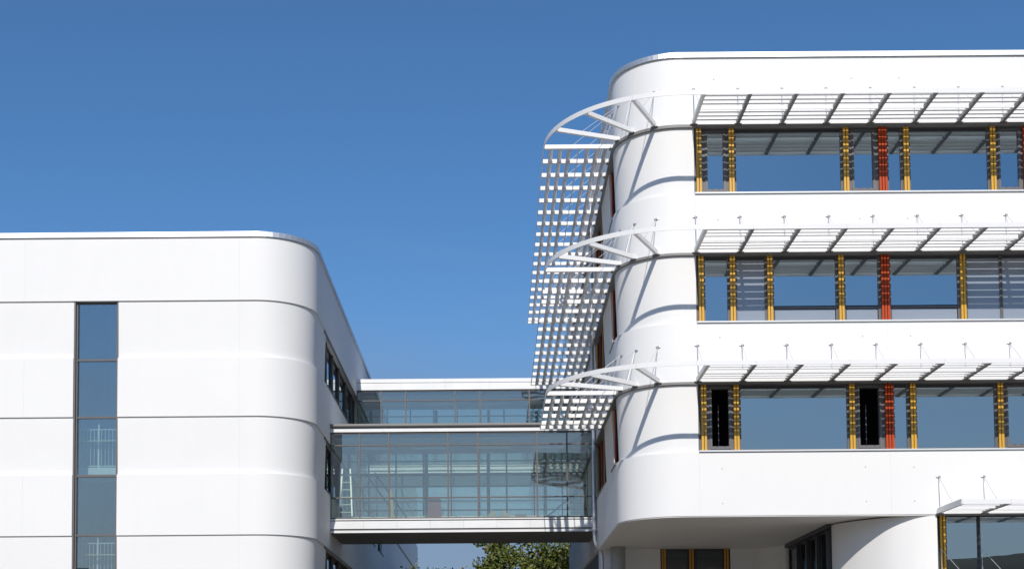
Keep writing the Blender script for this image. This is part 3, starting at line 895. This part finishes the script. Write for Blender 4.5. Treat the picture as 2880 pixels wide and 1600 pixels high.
# ------------------------------------------------------------------ bridges
GRID = [-5.67, -4.66, -3.635, -1.565, -0.515, 1.555, 2.605, 3.55]
def bridge(label, yb, yb2, xr, zf0, zf1, zg0, zg1, transoms, zr0, zr1, cols):
    t = thing('glass_bridge', label, 'bridge', (-1, yb, GZ), 'glazed footbridges between the two buildings')
    x0, x1 = XL + 0.003, xr
    # floor: white edge panels, grey under-strip, dark soffit boards
    n = 8
    for k in range(n):
        a, b = x0 + (x1 - x0) * k / n, x0 + (x1 - x0) * (k + 1) / n
        MB().box(a + 0.002, b - 0.002, yb - 0.06, yb + 0.02, zf0 + 0.14, zf1 - 0.035).build('edge_panel', M['fascia'], t)
        MB().box(a + 0.004, b - 0.004, yb + 0.02, yb2 - 0.02, zf0 - 0.02, zf0).build('soffit_panel', M['darksoffit'], t)
    box('edge_ledge', M['fascia'], t, x0, x1, yb - 0.09, yb + 0.1, zf1, zf1 + 0.04)
    box('edge_channel', M['channel'], t, x0, x1, yb - 0.03, yb + 0.1, zf1 - 0.033, zf1 - 0.002)
    box('edge_channel', M['fascia'], t, x0, x1, yb - 0.02, yb + 0.02, zf0 + 0.002, zf0 + 0.08)
    box('edge_channel', M['channel'], t, x0, x1, yb - 0.01, yb + 0.02, zf0 + 0.083, zf0 + 0.137)
    box('floor_slab', M['floor'], t, x0, x1, yb + 0.023, yb2 - 0.023, zf0 + 0.01, zf1 - 0.04)
    box('edge_panel', M['fascia'], t, x0, x1, yb2 - 0.02, yb2 + 0.03, zf0, zf1 + 0.05)
    # roof: gutter and white edge panels
    box('roof_slab', M['ceiling'], t, x0, x1, yb + 0.08, yb2 - 0.08, zr0 + 0.02, zr1 - 0.02)
    n = 5
    for k in range(n):
        a, b = x0 + (x1 - x0) * k / n, x0 + (x1 - x0) * (k + 1) / n
        if zr1 - zr0 > 0.4:
            MB().box(a + 0.002, b - 0.002, yb - 0.04, yb + 0.06, zr0, zr0 + 0.29).build('roof_edge_panel', M['fascia'], t)
            MB().box(a + 0.002, b - 0.002, yb - 0.06, yb + 0.06, zr0 + 0.305, zr1).build('roof_edge_panel', M['fascia'], t)
        else:
            MB().box(a + 0.002, b - 0.002, yb - 0.04, yb + 0.06, zr0, zr1 - 0.15).build('roof_edge_panel', M['fascia'], t)
            gm = MB()
            gm.tube((a + 0.003, yb - 0.09, zr1 - 0.06), (b - 0.003, yb - 0.09, zr1 - 0.06), 0.06, 12)
            gm.build('roof_gutter', M['channel'], t, smooth=True)
            MB().box(a + 0.002, b - 0.002, yb - 0.05, yb + 0.07, zr1 - 0.02, zr1).build('roof_edge_panel', M['fascia'], t)
    box('roof_edge_panel', M['fascia'], t, x0, x1, yb2 - 0.06, yb2 + 0.03, zr0, zr1)
    # glazing, front and back
    lev = [zg0] + transoms + [zg1]
    for yy, back in ((yb + 0.04, False), (yb2 - 0.10, True)):
        for i, gx in enumerate(cols):
            box('mullion', M['bridgeframe'], t, max(gx - 0.026, x0), min(gx + 0.026, x1), yy - 0.03, yy + 0.09, zg0, zg1)
        if back:
            for a, b in zip(cols[:-1], cols[1:]):
                for zz in (zg0 + 1.62, zg1 - 0.92):
                    box('transom', M['bridgeframe'], t, a + 0.028, b - 0.028, yy - 0.055, yy - 0.022, zz - 0.025, zz + 0.025)
                if b - a > 1.5:
                    box('mullion', M['bridgeframe'], t, (a + b) / 2 - 0.03, (a + b) / 2 + 0.03, yy - 0.10, yy - 0.058, zg0, zg1)
        for a, b in zip(cols[:-1], cols[1:]):
            for zz in [zg0 + 0.022] + transoms + [zg1 - 0.022]:
                box('transom', M['bridgeframe'], t, a + 0.028, b - 0.028, yy - 0.02, yy + 0.06, zz - 0.02, zz + 0.02)
            for z0, z1 in zip(lev[:-1], lev[1:]):
                lo = z0 + (0.045 if z0 == zg0 else 0.022)
                hi = z1 - (0.045 if z1 == zg1 else 0.022)
                MB().box(a + 0.028, b - 0.028, yy + 0.01, yy + 0.03, lo, hi).build('pane', M['bridgeglass'], t)
    # ceiling boards, light strips, posts and cross bracing inside
    k = 0
    yy = yb + 0.35
    while yy < yb2 - 0.35:
        box('ceiling_board', M['ceiling'], t, x0 + 0.1, x1 - 0.1, yy, yy + 0.22, zg1 - 0.16, zg1 - 0.13)
        yy += 0.30
    for gx in cols[1:-1:1]:
        box('ceiling_rail', M['white'], t, gx - 0.02, gx + 0.02, yb + 0.3, yb2 - 0.3, zg1 - 0.21, zg1 - 0.17)
    for gx in (cols[0] + 0.3, cols[2] + 1.15, cols[4] + 0.35, cols[5] + 0.4):
        box('post', M['bridgeframe'], t, gx - 0.06, gx + 0.06, yb2 - 0.45, yb2 - 0.33, zg0, zg1 - 0.22)
    MB().bar((cols[0] + 0.9, yb2 - 0.4, zg1 - 0.9), (cols[2] + 0.3, yb2 - 0.4, zg0 + 0.1), 0.05, 0.06, (0, 1, 0)).build('brace', M['bridgeframe'], t)
    MB().bar((cols[6] - 1.0, yb2 - 0.4, zg0 + 0.1), (cols[7] - 0.2, yb2 - 0.4, zg0 + 1.5), 0.05, 0.06, (0, 1, 0)).build('brace', M['bridgeframe'], t)
    MB().bar((cols[0] + 1.25, yb2 - 0.4, zg1 - 0.9), (cols[2] + 0.65, yb2 - 0.4, zg0 + 0.1), 0.05, 0.06, (0, 1, 0)).build('brace', M['bridgeframe'], t)
    for xa in (-4.9, -2.9, -0.6, 1.4):
        box('ceiling_lamp', M['white'], t, xa, xa + 1.25, yb + 1.0, yb + 1.07, zg1 - 0.42, zg1 - 0.36)
        box('lamp_hanger', M['steel'], t, xa + 0.6, xa + 0.62, yb + 1.025, yb + 1.045, zg1 - 0.357, zg1 - 0.163)
    for zz in (zg0 + 0.45, zg0 + 1.05):
        MB().tube((x0 + 0.2, yb2 - 0.3, zz), (x1 - 0.2, yb2 - 0.3, zz), 0.025, 8).build('guard_rail', M['steel'], t)
    return t
YB = 48.2
bridge('nearer glazed footbridge, the lower one, joining the two white buildings', YB, 51.9, XR - 0.004, 5.30, 5.74, 5.80, 8.82, [6.53, 8.38], 8.84, 9.12, GRID)
bridge('farther glazed footbridge, set back above the roof of the nearer one', 57.6, 61.2, XR - 0.004, 8.80, 9.10, 9.16, 12.31, [9.9, 11.89], 12.33, 12.79, GRID)

# things standing in the nearer bridge
FL = 5.70
la = thing('ladder', 'white aluminium stepladder leaning at the left end inside the nearer bridge', 'ladder', (-5.2, 49.2, FL))
for s in (0, 1):
    xa = -5.50 if s == 0 else -4.99
    xb = -5.40 if s == 0 else -5.12
    MB().bar((xa, 49.0, FL), (xb, 49.5, 7.75), 0.05, 0.07, (0, 1, 0)).build('rail', M['ladder'], la)
    MB().bar((xa + 0.03, 50.2, FL), (xb, 49.55, 7.7), 0.04, 0.05, (0, 1, 0)).build('rear_rail', M['ladder'], la)
for k in range(7):
    f = (k + 0.6) / 7.4
    MB().box(-5.50 + 0.10 * f + 0.03, -4.99 - 0.13 * f - 0.03, 49.0 + 0.5 * f - 0.04, 49.0 + 0.5 * f + 0.04, FL + 2.05 * f - 0.015, FL + 2.05 * f + 0.015).build('tread', M['ladder'], la)
bd = thing('board', 'dark maroon board with a red sheet, standing inside the nearer bridge', 'board', (-2.1, 50.5, FL))
MB().box(-2.36, -1.90, 50.5, 50.54, FL, 6.80).build('panel', M['maroon'], bd)
MB().add([(-2.34, 50.49, FL + 0.08), (-2.04, 50.49, FL + 0.12), (-2.0, 50.49, FL + 0.45), (-2.2, 50.49, FL + 0.34), (-2.34, 50.47, FL + 0.08), (-2.04, 50.47, FL + 0.12), (-2.0, 50.47, FL + 0.45), (-2.2, 50.47, FL + 0.34)],
         [(0, 1, 2, 3), (7, 6, 5, 4), (0, 4, 5, 1), (1, 5, 6, 2), (2, 6, 7, 3), (3, 7, 4, 0)]).build('sheet', M['redbag'], bd)
pk = thing('plank', 'upright wooden plank with a lime green foot inside the nearer bridge', 'plank', (-3.65, 50.3, FL))
MB().bar((-3.66, 50.3, FL + 0.42), (-3.74, 50.45, 7.1), 0.11, 0.04, (0, 1, 0)).build('shaft', M['wood'], pk)
MB().box(-3.73, -3.58, 50.27, 50.34, FL, FL + 0.418).build('foot', M['lime'], pk)
b1 = thing('carton', 'open pale cardboard carton on the floor of the nearer bridge', 'box', (0.2, 50.5, FL))
ct = MB()
ct.box(0.02, 0.40, 50.40, 50.75, FL, FL + 0.42)
ct.build('body', M['card'], b1)
MB().bar((0.02, 50.42, FL + 0.43), (-0.12, 50.42, FL + 0.52), 0.3, 0.012, (0, 1, 0)).build('flap', M['card'], b1)
MB().bar((0.40, 50.42, FL + 0.43), (0.52, 50.42, FL + 0.54), 0.3, 0.012, (0, 1, 0)).build('flap', M['card'], b1)
b2 = thing('crate', 'dark grey crate beside the pale carton inside the nearer bridge', 'box', (1.0, 50.5, FL))
MB().box(0.82, 1.22, 50.4, 50.75, FL + 0.12, FL + 0.50).build('body', M['greybox'], b2)
for xx in (0.85, 1.17):
    MB().box(xx - 0.02, xx + 0.02, 50.42, 50.73, FL, FL + 0.118).build('foot', M['greybox'], b2)

# ------------------------------------------------------------------ entrance canopy stays at the bottom right (canopy itself is below the frame)
ec = thing('entrance_canopy', 'flat canopy hung on thin steel rods under the bottom right window', 'canopy', (13.5, D, 2.3))
MB().box(12.5, 16.0, D - 1.9, D + 0.08, 2.3, 2.42).build('roof_plate', M['white'], ec)
for xx in (12.44, 13.57, 15.45):
    MB().tube((xx, D - 0.02, 3.66), (xx + 0.62, D - 1.1, 2.42), 0.007, 6).build('tie_rod', M['rod'], ec)
    MB().tube((xx, D - 0.02, 3.66), (xx + 0.02, D - 0.05, 2.42), 0.007, 6).build('tie_rod', M['rod'], ec)

# ------------------------------------------------------------------ trees beyond the bridge
def tree(label, cx, cy, zc, rx, rz, nleaf, seed, zmin):
    rnd = random.Random(seed)
    t = thing('broadleaf_tree', label, 'tree', (cx, cy, GZ), 'trees seen under the bridge')
    tr = MB()
    tr.tube((cx, cy, GZ - 0.1), (cx + 0.1, cy, zc - rz * 0.5), 0.24, 10, 0.16)
    tips = []
    for k in range(16):
        a = rnd.uniform(0, 6.28)
        el = rnd.uniform(0.25, 1.3)
        st = Vector((cx + 0.1, cy, zc - rz * rnd.uniform(0.2, 0.75)))
        L = rnd.uniform(0.6, 0.95)
        en = Vector((cx + rx * L * math.cos(a) * math.cos(el), cy + rx * L * math.sin(a) * math.cos(el), zc + rz * L * math.sin(el) - 0.2))
        md = (st + en) / 2 + Vector((rnd.uniform(-.3, .3), rnd.uniform(-.3, .3), rnd.uniform(0, .4)))
        tr.tube(st, md, 0.08, 6, 0.05)
        tr.tube(md, en, 0.05, 6, 0.015)
        tips += [md, en, (md + en) / 2]
    tr.build('trunk', M['bark'], t, smooth=True)
    lf = MB()
    # clumps spread unevenly through the crown, leaves in each clump
    clumps = []
    while len(clumps) < 110:
        p = Vector((rnd.gauss(0, .6), rnd.gauss(0, .6), rnd.gauss(0.1, .6)))
        l = p.length
        if l > 1.0 or l < 0.25:
            continue
        p = p / l * (l ** 0.55)
        lump = 1 + 0.16 * math.sin(5 * p.x + seed) + 0.14 * math.sin(6 * p.z + 2 * p.y + seed)
        clumps.append((Vector((cx + rx * p.x * lump, cy + rx * p.y * lump, zc + rz * p.z * lump)), rnd.uniform(0.35, 0.8)))
    for q in tips:
        clumps.append((q, rnd.uniform(0.3, 0.6)))
    per = nleaf // len(clumps)
    for c, r in clumps:
        for _ in range(per):
            d = Vector((rnd.gauss(0, 1), rnd.gauss(0, 1), rnd.gauss(0, 1))) * r * 0.5
            p = c + d
            if p.z < zmin:
                continue
            s = rnd.uniform(0.07, 0.13)
            n = Vector((rnd.gauss(0, 1), rnd.gauss(0, 1) - 0.3, rnd.gauss(0.6, 1))).normalized()
            a = n.orthogonal().normalized()
            a.rotate(Matrix.Rotation(rnd.uniform(0, 6.28), 3, n))
            b = n.cross(a)
            lf.add([p - a * s, p - b * s * 0.62 + n * s * 0.15, p + a * s * 1.1, p + b * s * 0.62 + n * s * 0.15], [(0, 1, 2), (0, 2, 3)])
    cr_me = bpy.data.meshes.new('crown')
    o = org(t)
    cr_me.from_pydata([(x - o.x, y - o.y, z - o.z) for x, y, z in lf.v], [], lf.f)
    cr_me.materials.append(M['leaf'])
    cr = link(bpy.data.objects.new('crown', cr_me))
    cr.parent = t
    cr['kind'] = 'stuff'
    return t
tree('large green and yellowing tree with a rounded crown, seen under the nearer bridge', 2.1, 75.0, 4.7, 3.9, 3.6, 24000, 3, 1.0)
tree('lower green tree whose tip just shows left of the large tree under the bridge', -3.2, 82.0, 4.2, 2.2, 2.55, 7000, 5, 2.0)
